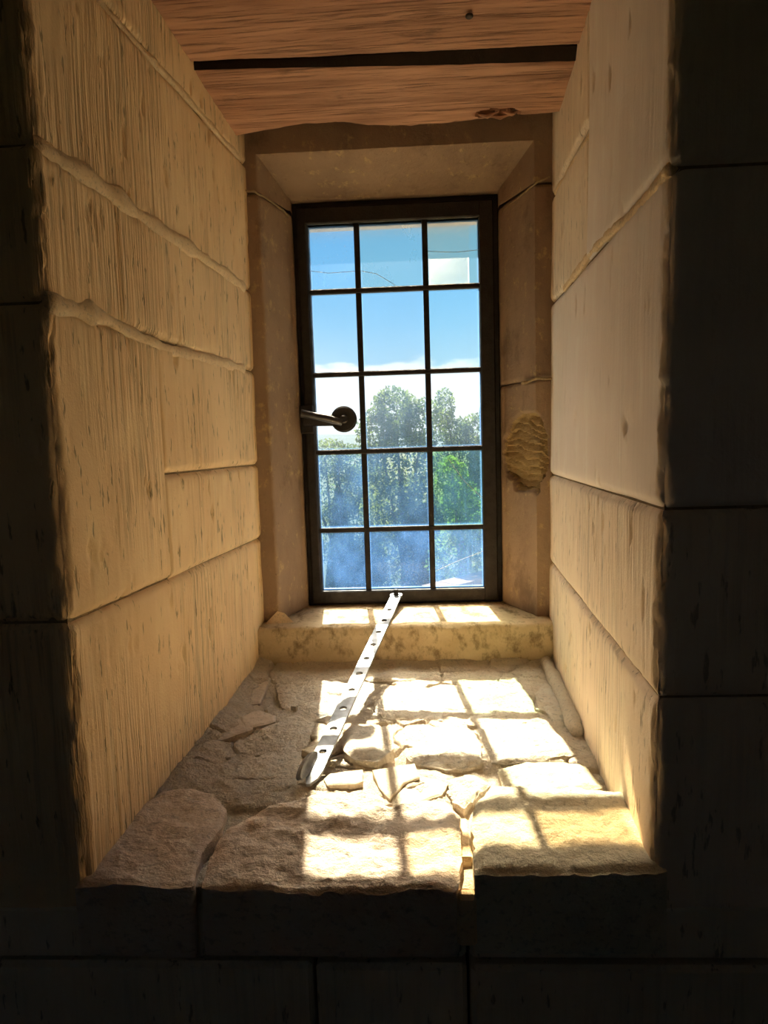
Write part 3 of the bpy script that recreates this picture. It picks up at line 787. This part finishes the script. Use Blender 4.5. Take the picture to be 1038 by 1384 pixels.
        V, F = tube_geo(pp, list(rr), 8)
        fix_normals(mesh_obj('mortar_joint', np.array([tuple(v) for v in V])-np.array(off), F, MAT['surround_mortar'], root, True))
    V = np.array([(-0.330, 1.39, 0.973), (-0.268, 1.40, 0.973), (-0.285, 1.425, 0.973), (-0.330, 1.43, 0.973), (-0.305, 1.408, 0.997), (-0.290, 1.41, 0.992), (-0.315, 1.42, 0.990)])
    fix_normals(mesh_obj('mortar_wedge', V-np.array(off), [(0, 1, 5, 4), (1, 2, 5), (2, 3, 6, 4, 5), (3, 0, 4, 6), (0, 3, 2, 1)], MAT['mortar'], root))
surround()

# ---------------------------------------------------------------- timber boards over the niche
def boards():
    root = tag(empty('ceiling_niche', (-0.03, 1.0, 1.97)), kind='structure'); off = np.array(root.location)
    def board(f0, f1, zf, seed, rag1=0.003, holes=()):
        u = axis_samples(0, 1, 0.008); v = np.linspace(0, 1, 44)
        x = -0.40+0.77*u
        Y0 = np.array([f0(a) for a in x])+0.0025*fbm(stack(x, 0*x, 0*x), (25, 1, 1), 4, 0.6, seed); Y1 = np.array([f1(a) for a in x])+rag1*fbm(stack(x, 0*x, 0*x), (25, 1, 1), 4, 0.65, seed+1)
        X = x[:, None]+0*v[None]; Y = Y0[:, None]+(Y1-Y0)[:, None]*v[None]
        P = stack(X, Y, 0*X)
        Z = zf(X, Y)+0.0025*fbm(P, (3, 14, 1), 3, 0.5, seed+2)+0.0009*fbm(P, (9, 140, 1), 3, 0.6, seed+3)
        e = np.minimum(Y-Y0[:, None], Y1[:, None]-Y); Z = Z+0.006*np.exp(-(e/0.005)**2)
        for hx, hy, rx, ry, dp in holes:
            q = np.sqrt(((X-hx)/rx)**2+((Y-hy)/ry)**2)+0.25*fbm(P, 60, 3, 0.6, seed+8); Z = Z+dp*np.clip((1-q)/0.25, 0, 1)
        return fix_normals(grid_obj('board', stack(X, Y, Z)-off, MAT['wood'], root, off=(0, 0, 0.045)))
    gap0 = lambda x: 1.112+0.035*(x+0.35); 
    gap1 = lambda x: 1.118+0.035*(x+0.35)+0.013*max(0, min(1, (x+0.25)/0.35))
    b0 = board(lambda x: 0.905, gap0, lambda X, Y: 1.970+0.006*np.clip((X+0.30)/0.45, 0, 1), 5)
    b1 = board(gap1, lambda x: 1.352-0.028*math.exp(-((x+0.16)/0.10)**2)-0.022*max(0, x-0.02)/0.28+0.01*max(0, -0.26-x)/.1, lambda X, Y: 1.966+0*X, 9, 0.008,
               holes=((0.178, 1.315, 0.040, 0.016, 0.03), (0.215, 1.34, 0.020, 0.014, 0.03)))
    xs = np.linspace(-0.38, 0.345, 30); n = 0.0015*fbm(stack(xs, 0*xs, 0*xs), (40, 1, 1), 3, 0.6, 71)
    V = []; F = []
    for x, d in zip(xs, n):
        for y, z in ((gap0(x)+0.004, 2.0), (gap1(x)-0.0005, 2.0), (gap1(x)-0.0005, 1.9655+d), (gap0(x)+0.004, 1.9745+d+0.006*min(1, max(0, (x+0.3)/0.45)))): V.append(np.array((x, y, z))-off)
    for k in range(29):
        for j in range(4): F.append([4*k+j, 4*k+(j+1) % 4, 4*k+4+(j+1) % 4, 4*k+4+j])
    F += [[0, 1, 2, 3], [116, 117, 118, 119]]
    fix_normals(mesh_obj('gap_shade_strip', V, F, MAT['gap_shade'], root))  # dark strip stands in for the shade in the board gap
    bz = board(lambda x: 0.660, lambda x: 0.895, lambda X, Y: 1.972+0*X, 15)
    for b, x, y in ((b1, -0.015, 1.262), (b1, 0.235, 1.205), (b1, -0.285, 1.16), (b0, 0.10, 1.03)):
        fix_normals(mesh_obj('nail_head', *disc_geo(Vector((x, y, 1.971))-Vector(off), (0, 0, -1), 0.0055, 0.0035, 14, 0.001), MAT['nail'], b))
    # dark splinters hanging from the broken edge
    for k, (x, y, l) in enumerate(((0.160, 1.322, 0.03), (0.185, 1.329, 0.045), (0.205, 1.318, 0.028))):
        V, F = tube_geo([(x-l*.6, y, 1.969), (x, y+.003, 1.966), (x+l*.6, y-.002, 1.971)], [0.0012, 0.004, 0.001], 6)
        mesh_obj('splinter', np.array([tuple(v) for v in V])-off, F, MAT['wood'], b1)
boards()

# ---------------------------------------------------------------- iron casement
GX = [-0.228, -0.112, 0.042, 0.166]
GZ = [1.858, 1.706, 1.519, 1.340, 1.155, 1.006]
def window():
    root = tag(empty('window_1', (-0.025, 1.56, 0.973)), kind='structure'); O = np.array(root.location)
    def put(name, g, mat, parent=root, smooth=False):
        V, F = g; return fix_normals(mesh_obj(name, np.array([tuple(v) for v in V])-O, F, mat, parent, smooth, 40))
    def ring(x0, x1, z0, z1, a, b, c, d, y0, y1, bv=0.003):
        return join_geo(box_geo(x0, x0+a, y0, y1, z0, z1, bv), box_geo(x1-b, x1, y0, y1, z0, z1, bv),
                        box_geo(x0+a-.004, x1-b+.004, y0, y1, z1-c, z1, bv), box_geo(x0+a-.004, x1-b+.004, y0, y1, z0, z0+d, bv))
    put('fixed_frame', ring(-0.2585, 0.2085, 0.968, 1.906, 0.014, 0.016, 0.020, 0.014, 1.552, 1.592), MAT['iron'])
    cf = put('casement_frame', ring(-0.247, 0.196, 0.979, 1.890, 0.022, 0.033, 0.036, 0.030, 1.538, 1.572), MAT['iron'])
    put('glazing_rebate', ring(-0.228, 0.168, 1.004, 1.860, 0.005, 0.005, 0.006, 0.005, 1.546, 1.575, 0.001), MAT['iron'], cf)
    for x in GX[1:3]:
        put('glazing_bar', join_geo(box_geo(x-.0065, x+.0065, 1.545, 1.553, 1.000, 1.862, .002), box_geo(x-.003, x+.003, 1.552, 1.566, 1.000, 1.862)), MAT['iron'])
    for z in GZ[1:5]:
        put('glazing_bar', join_geo(box_geo(-0.230, 0.168, 1.543, 1.551, z-.0058, z+.0058, .002), box_geo(-0.230, 0.168, 1.551, 1.566, z-.003, z+.003)), MAT['iron'])
    haze = [[.013, .010, .020], [.006, .006, .008], [.014, .016, .018], [.044, .032, .027], [.068, .062, .072]]
    tint = {(0, 2): (1.0, .93, .76), (0, 1): (1.0, .98, .88), (3, 2): (.80, .97, .84), (4, 0): (.84, .92, 1), (4, 1): (.86, .93, 1), (3, 0): (.88, .95, 1), (1, 2): (.93, 1, .97)}
    for r in range(5):
        for c in range(3):
            x0, x1, z1, z0 = GX[c]+.002, GX[c+1]-.002, GZ[r]-.002, GZ[r+1]+.002
            if c == 0: x0 += .002
            mat = m_glass('old_glass_%d_%d' % (r, c), tint.get((r, c), (.97, 1, .99)), haze[r][c], 1+r*3+c, dust=(.24, .26, .16, .11, .14)[r])
            nx = 6
            P = []
            xs = np.linspace(x0, x1, nx); zs = np.linspace(z0, z1, nx)
            X, Z = np.meshgrid(xs, zs, indexing='ij')
            Y = 1.5585+0.0006*fbm(stack(X, 0*X, Z), 9, 2, 0.5, r*3+c)
            p = grid_obj('pane', stack(X, Y, Z)-O, mat, root, off=(0, 0.0028, 0)); fix_normals(p)
    # bit of a second sheet behind the broken corner of the top right pane
    put('glass_patch', box_geo(0.050, 0.142, 1.5625, 1.5645, 1.712, 1.846), m_glass('old_glass_patch', (1.0, .98, .96), .02, 40, (0.6, 0.75, 1.0)))
    for pts in ([(-0.224, 1.757), (-0.18, 1.750), (-0.118, 1.752)], [(-0.105, 1.752), (-0.07, 1.744), (-0.035, 1.722), (-0.022, 1.712)], [(0.048, 1.789), (0.11, 1.784), (0.163, 1.787)], [(0.085, 1.318), (0.12, 1.265), (0.163, 1.222)], [(0.052, 1.05), (0.11, 1.075), (0.163, 1.094)]):
        put('crack_line', tube_geo([(x, 1.5578, z) for x, z in pts], 0.0006, 6), MAT['crack'], root, True)
    # fastener: plate on the stile, arm, round boss and lever
    pl = put('catch_plate', box_geo(-0.256, -0.226, 1.530, 1.539, 1.385, 1.450, .002), MAT['iron'])
    put('catch_arm', tube_geo([(-0.246, 1.527, 1.419), (-0.215, 1.524, 1.416), (-0.185, 1.522, 1.414), (-0.155, 1.522, 1.413)], [.016, .0150, .0135, .014], 12, True, (0.55, 1.0)), MAT['iron'], root, True)
    bo = put('boss', disc_geo((-0.154, 1.528, 1.415), (0, -1, 0), 0.030, 0.012, 28, 0.004), MAT['iron'])
    put('rivet', disc_geo((-0.154, 1.516, 1.415), (0, -1, 0), 0.010, 0.006, 16, 0.003), MAT['iron_worn'], bo)
    put('lever', tube_geo([(-0.158, 1.512, 1.407), (-0.185, 1.503, 1.416), (-0.220, 1.494, 1.424), (-0.247, 1.488, 1.430)], [.0075, .0085, .0080, .0095], 12), MAT['iron_worn'], root, True)
window()

# ---------------------------------------------------------------- casement stay
def stay():
    A = Vector((-0.046, 1.525, 1.000)); B = Vector((-0.151, 0.842, 0.907))
    u = (B-A).normalized(); w = u.cross(Vector((0, 0, 1))).normalized(); n = w.cross(u).normalized()
    if n.z < 0: n = -n
    root = empty('casement_stay', B); root.location = (B.x, B.y, 0.898)
    tag(root, 'long flat steel casement stay with a row of round holes leaning on the sill', 'window stay')
    O = Vector(root.location)
    pos = lambda s, a, h=0.0: A+u*s+w*a+n*h-O
    T = 0.0045; W = 0.0125
    holes = [0.090+0.0598*k for k in range(10)]
    V = []; F = []
    def quad(a0, a1, s0, s1, h, up):
        b = len(V); V.extend([pos(s0, a0, h), pos(s1, a0, h), pos(s1, a1, h), pos(s0, a1, h)]); F.append([b, b+1, b+2, b+3][::1 if up else -1])
    edges = [0.012]; 
    for h in holes: edges += [h-0.014, h+0.014]
    edges += [0.648]
    for k in range(0, len(edges), 2):
        for h in (0, -T): quad(-W, W, edges[k], edges[k+1], h, h == 0)
    N = 24
    for hs in holes:
        for h in (0, -T):
            b = len(V)
            for k in range(N):
                t = 2*math.pi*(k+.0)/N; c, s_ = math.cos(t), math.sin(t); m = max(abs(c), abs(s_))
                V.append(pos(hs+0.0062*c, 0.0062*s_, h)); V.append(pos(hs+0.014*c/m, W*s_/m, h))
            for k in range(N):
                q = [b+2*k, b+2*k+1, b+2*((k+1) % N)+1, b+2*((k+1) % N)]; F.append(q if h == 0 else q[::-1])
        b = len(V)
        for k in range(N):
            t = 2*math.pi*k/N; V.append(pos(hs+0.0062*math.cos(t), 0.0062*math.sin(t), 0)); V.append(pos(hs+0.0062*math.cos(t), 0.0062*math.sin(t), -T))
        for k in range(N): F.append([b+2*k, b+2*((k+1) % N), b+2*((k+1) % N)+1, b+2*k+1])
    for a in (-W, W):
        b = len(V); V.extend([pos(0.012, a, 0), pos(0.648, a, 0), pos(0.648, a, -T), pos(0.012, a, -T)]); F.append([b, b+1, b+2, b+3])
    bar = mesh_obj('bar', V, F, MAT['steel'], root)
    # pointed end
    V = []; F = []
    outl = [(0.647, -W), (0.672, -W*1.0), (0.690, -W*0.75), (0.702, -W*0.25), (0.7035, W*0.15), (0.690, W*0.55), (0.668, W*0.95), (0.647, W)]
    for h in (0, -T):
        for s, a in outl: V.append(pos(s, a, h - 0.0))
    m = len(outl); F.append(list(range(m))); F.append(list(range(m, 2*m))[::-1])
    for k in range(m): F.append([k, (k+1) % m, m+(k+1) % m, m+k])
    fix_normals(mesh_obj('tip', V, F, MAT['steel'], root))
    # curled-up edge at the end: a long narrow loop of the same strip standing on the bar
    sgn = 1 if (w.x < 0) else -1             # which side of the bar is the left one
    V = []; F = []; M = 40
    lo_n = (n*0.8 + w*sgn*0.35).normalized()
    side = u.cross(lo_n).normalized()
    C = A+u*0.672+w*sgn*0.0095+n*0.0065-O
    for k in range(M):
        t = 2*math.pi*k/M
        e = u*math.cos(t)*0.034+lo_n*(math.sin(t)*0.0085+0.003*math.cos(t))
        g = u*math.cos(t)*0.0318+lo_n*(math.sin(t)*0.0063+0.003*math.cos(t))
        for q, o in ((e, -1), (e, 1), (g, 1), (g, -1)): V.append(C+q+side*0.0035*o)
    V.append(C+side*0.001)
    for k in range(M): F.append([4*k+3, 4*((k+1) % M)+3, 4*M])
    for k in range(M):
        a, b = 4*k, 4*((k+1) % M)
        for j in range(4): F.append([a+j, a+(j+1) % 4, b+(j+1) % 4, b+j])
    fix_normals(mesh_obj('curled_end', V, F, MAT['steel'], root, True, 40))
    # eye and pin
    V = []; F = []; M = 28
    for k in range(M):
        t = 2*math.pi*k/M
        for r, h in ((0.0145, 0.001), (0.0075, 0.001), (0.0075, -0.0055), (0.0145, -0.0055)): V.append(pos(r*math.cos(t), r*math.sin(t), h))
    for k in range(M):
        a, b = 4*k, 4*((k+1) % M)
        for j in range(4): F.append([a+j, a+(j+1) % 4, b+(j+1) % 4, b+j])
    fix_normals(mesh_obj('eye', V, F, MAT['steel'], root, True, 40))
    g = join_geo(disc_geo(A-Vector((0, 0, .014))-O, (0, 0, 1), .0055, .028, 14, .0015), box_geo(A.x-.010-O.x, A.x+.010-O.x, A.y-.004-O.y, A.y+.018-O.y, A.z-.016-O.z, A.z-.010-O.z, .001))
    fix_normals(mesh_obj('pivot_pin', *g, MAT['iron'], root))
stay()

# ---------------------------------------------------------------- outdoors
def outdoors():
    x = np.linspace(-600, 600, 200); y = np.linspace(-600, 620, 200)
    X, Y = np.meshgrid(x, y, indexing='ij'); Z = -4.05+0.04*fbm(stack(X, Y, 0*X), 0.05, 2, 0.5, 2)
    tag(fix_normals(grid_obj('ground', stack(X, Y, Z), MAT['grass'], None, off=(0, 0, -0.5))), kind='structure')
    x = np.linspace(-420, 420, 120); v = np.linspace(0, 1, 12); X = x[:, None]+0*v[None]
    tag(box('bounce_yard', -14, 14, 1.70, 9.3, -4.3, -3.98, MAT['bounce']), kind='structure')  # added out of view to bounce sunlight up into the niche
    H = 13+7*fbm(stack(x, 0*x, 0*x), 0.008, 3, 0.5, 6)
    Y = 330+160*v[None]+0*X; Z = -4.5+H[:, None]*np.sin(v*math.pi/2)[None]
    tag(fix_normals(grid_obj('hill', stack(X, Y, Z), MAT['hill'], None, off=(0, 0, -2))), kind='structure')

def leaves(blobs, count, size, seed, shell=0.45):
    r = np.random.default_rng(seed)
    vol = np.array([b[3]*b[4]*b[5] for b in blobs])**(2/3); pk = r.choice(len(blobs), count, p=vol/vol.sum())
    B = np.array(blobs)[pk]
    d = r.normal(size=(count, 3)); d /= np.linalg.norm(d, axis=1)[:, None]
    rad = 1-shell*r.random(count)**1.6
    P = B[:, :3]+d*B[:, 3:6]*rad[:, None]
    P += 0.35*size*6*np.stack([fbm(P, 1.3, 3, 0.6, seed+k) for k in range(3)], -1)
    a = r.normal(size=(count, 3)); a /= np.linalg.norm(a, axis=1)[:, None]
    b = np.cross(a, r.normal(size=(count, 3))); b /= np.linalg.norm(b, axis=1)[:, None]
    s = size*(0.6+0.8*r.random(count))[:, None]
    n = np.cross(a, b)
    V = np.stack([P-a*s, P+b*s*.45-n*s*.12, P+a*s, P-b*s*.45-n*s*.12], 1).reshape(-1, 3)
    i = np.arange(count)*4
    F = np.concatenate([np.stack([i, i+1, i+2], -1), np.stack([i, i+2, i+3], -1)])
    return V, F

def tree(name, label, base, blobs, count, size, mat, seed, group=None, trunk=0.16, cat='tree'):
    root = tag(empty(name, base), label, cat, group); O = np.array(base, float)
    V, F = leaves(blobs, count, size, seed)
    fo = mesh_obj('foliage', V-O, F.tolist(), mat, root); fo['kind'] = 'stuff'
    r = random.Random(seed)
    cz = sum(b[2] for b in blobs)/len(blobs); cx = sum(b[0] for b in blobs)/len(blobs); cy = sum(b[1] for b in blobs)/len(blobs)
    top = (cx-O[0], cy-O[1], cz-O[2])
    g = [tube_geo([(0, 0, -0.1), (top[0]*.3+.05, top[1]*.3, top[2]*.4), (top[0]*.8, top[1]*.8, top[2]*.8), top], [trunk, trunk*.8, trunk*.55, trunk*.25], 8)]
    for b in blobs:
        e = (b[0]-O[0], b[1]-O[1], b[2]-O[2])
        g.append(tube_geo([(top[0]*.5, top[1]*.5, top[2]*.5), ((top[0]*.5+e[0])/2, (top[1]*.5+e[1])/2, (top[2]*.5+e[2])/2+.15), e], [trunk*.4, trunk*.25, trunk*.1], 6))
    mesh_obj('trunk', *join_geo(*g), MAT['bark'], root, True)
    return root

def conifer(name, label, base, h, rad, mat, seed):
    bl = []
    for k in range(9):
        t = k/8; rr = rad*(1-0.92*t)
        bl.append((base[0], base[1], base[2]+0.25*h+0.75*h*t, rr, rr, 0.09*h))
    return tree(name, label, base, bl, 5200, 0.05, mat, seed, trunk=.12)

outdoors()
G = -4.0
tree('broadleaf_tree', 'tall leafy tree with a rounded open crown straight out from the window', (-0.30, 16.0, G),
     [(-0.35, 16, 2.05, .62, .6, .65), (-0.80, 16.1, 1.55, .50, .5, .6), (0.28, 15.9, 1.75, .55, .5, .65), (-0.3, 15.8, .85, .95, .7, .8), (-0.55, 16.1, -.3, .8, .7, .8), (0.25, 16, -.3, .7, .7, .8), (-.3, 16, -1.3, 1.0, .8, .8)],
     15000, 0.055, MAT['leaf_mid'], 11)
tree('broadleaf_tree', 'slender leafy tree with thin top twigs beside the rounded tree', (1.5, 20.0, G),
     [(1.02, 20, 2.35, .30, .4, .55), (1.35, 20, 1.55, .55, .5, .5), (2.0, 20.2, 1.55, .65, .5, .6), (2.5, 20, 2.0, .5, .5, .7), (1.6, 20, .7, 1.0, .7, .7), (2.4, 20, .6, .8, .7, .8), (1.8, 20, -.6, 1.2, .8, .9)],
     14000, 0.055, MAT['leaf_mid'], 23)
tree('bright_bush', 'sunlit bright green bush standing before the slender tree', (0.95, 12.0, G),
     [(0.72, 12, .75, .30, .3, .35), (0.85, 12, .30, .38, .35, .40), (1.05, 12.1, -.2, .45, .4, .5), (0.85, 12, -.9, .6, .5, .8), (0.9, 12, -2.2, .7, .6, 1.2)],
     9000, 0.045, MAT['leaf_bright'], 31, cat='bush')
tree('broadleaf_tree', 'distant dark tree group low under the pale sky on the far side', (-3.0, 22.0, G),
     [(-2.9, 22, .95, .9, .7, .6), (-1.9, 22, .75, .8, .7, .6), (-3.8, 22, .7, .9, .7, .6), (-2.6, 22, -.3, 1.4, .9, 1.0), (-1.6, 22.4, -.2, 1.0, .8, .9), (-2.4, 22, -1.6, 1.8, .9, 1.2)],
     13000, 0.06, MAT['leaf_mid'], 43)
for i, (x, y, h, lb) in enumerate(((-8.5, 30, 6.5, 'wide leafy tree standing alone far out on the meadow beyond the conifer'), (7.5, 28, 6.0, 'squat leafy tree far out on the meadow beyond the bright bush'),
                                   (-15, 42, 8.0, 'big round tree at the meadow edge under the hill, furthest from the window'), (14, 45, 8.5, 'tall spreading tree at the meadow edge under the hill'))):
    tree('broadleaf_tree', lb, (x, y, G), [(x, y, G+h*.75, h*.28, h*.25, h*.25), (x-h*.2, y, G+h*.55, h*.25, h*.25, h*.22), (x+h*.22, y, G+h*.58, h*.25, h*.25, h*.22), (x, y, G+h*.42, h*.34, h*.3, h*.2)], 7000, .11, MAT['leaf_mid'], 81+i)
conifer('conifer', 'narrow pointed conifer in front of the distant tree group', (-1.56, 14.0, G), 4.85, .55, MAT['leaf_dark'], 51)
for i, (x, y, z, rx, lb) in enumerate(((-2.15, 10.9, -.55, .55, 'dark shrub at the foot of the pointed conifer'), (-.95, 10.9, -.62, .55, 'dark rounded shrub in front of the tall open tree'),
                                      (.22, 13.8, -.55, .50, 'dark shrub between the tall open tree and the bright bush'), (1.95, 13.6, -.40, .42, 'dark shrub behind the pale coped garden wall'))):
    tree('shrub', lb, (x, y, G), [(x, y, z, rx*.8, .5, .65), (x-.3*rx, y, z-.5, rx*.7, .5, .8), (x+.3*rx, y+.1, z-.6, rx*.7, .5, .8), (x, y, z-1.9, rx, .55, 1.3)], 7000, 0.05, MAT['leaf_dark'], 61+i, trunk=.08, cat='shrub')

def garden_wall():
    a = Vector((0.22, 9.6, 0)); b = Vector((1.55, 10.9, 0)); d = (b-a).normalized(); n = Vector((-d.y, d.x, 0)); L = (b-a).length
    root = tag(empty('garden_wall', (a.x, a.y, G)), 'low garden wall with a pale pinkish stone coping below the bright bush', 'wall'); O = Vector(root.location)
    def bar(nm, s0, s1, hw, z0, z1, mat):
        V = [a+d*s+n*k*hw+Vector((0, 0, z))-O for s in (s0, s1) for k in (-1, 1) for z in (z0, z1)]
        fix_normals(mesh_obj(nm, V, box_geo(0, 1, 0, 1, 0, 1)[1], mat, root))
    bar('wall_body', 0, L, .14, G-.1, -0.90, MAT['ext'])
    k = 5
    for i in range(k): bar('coping_stone', L*i/k+.01, L*(i+1)/k-.01, .20, -0.90, -0.80, MAT['coping'])
garden_wall()
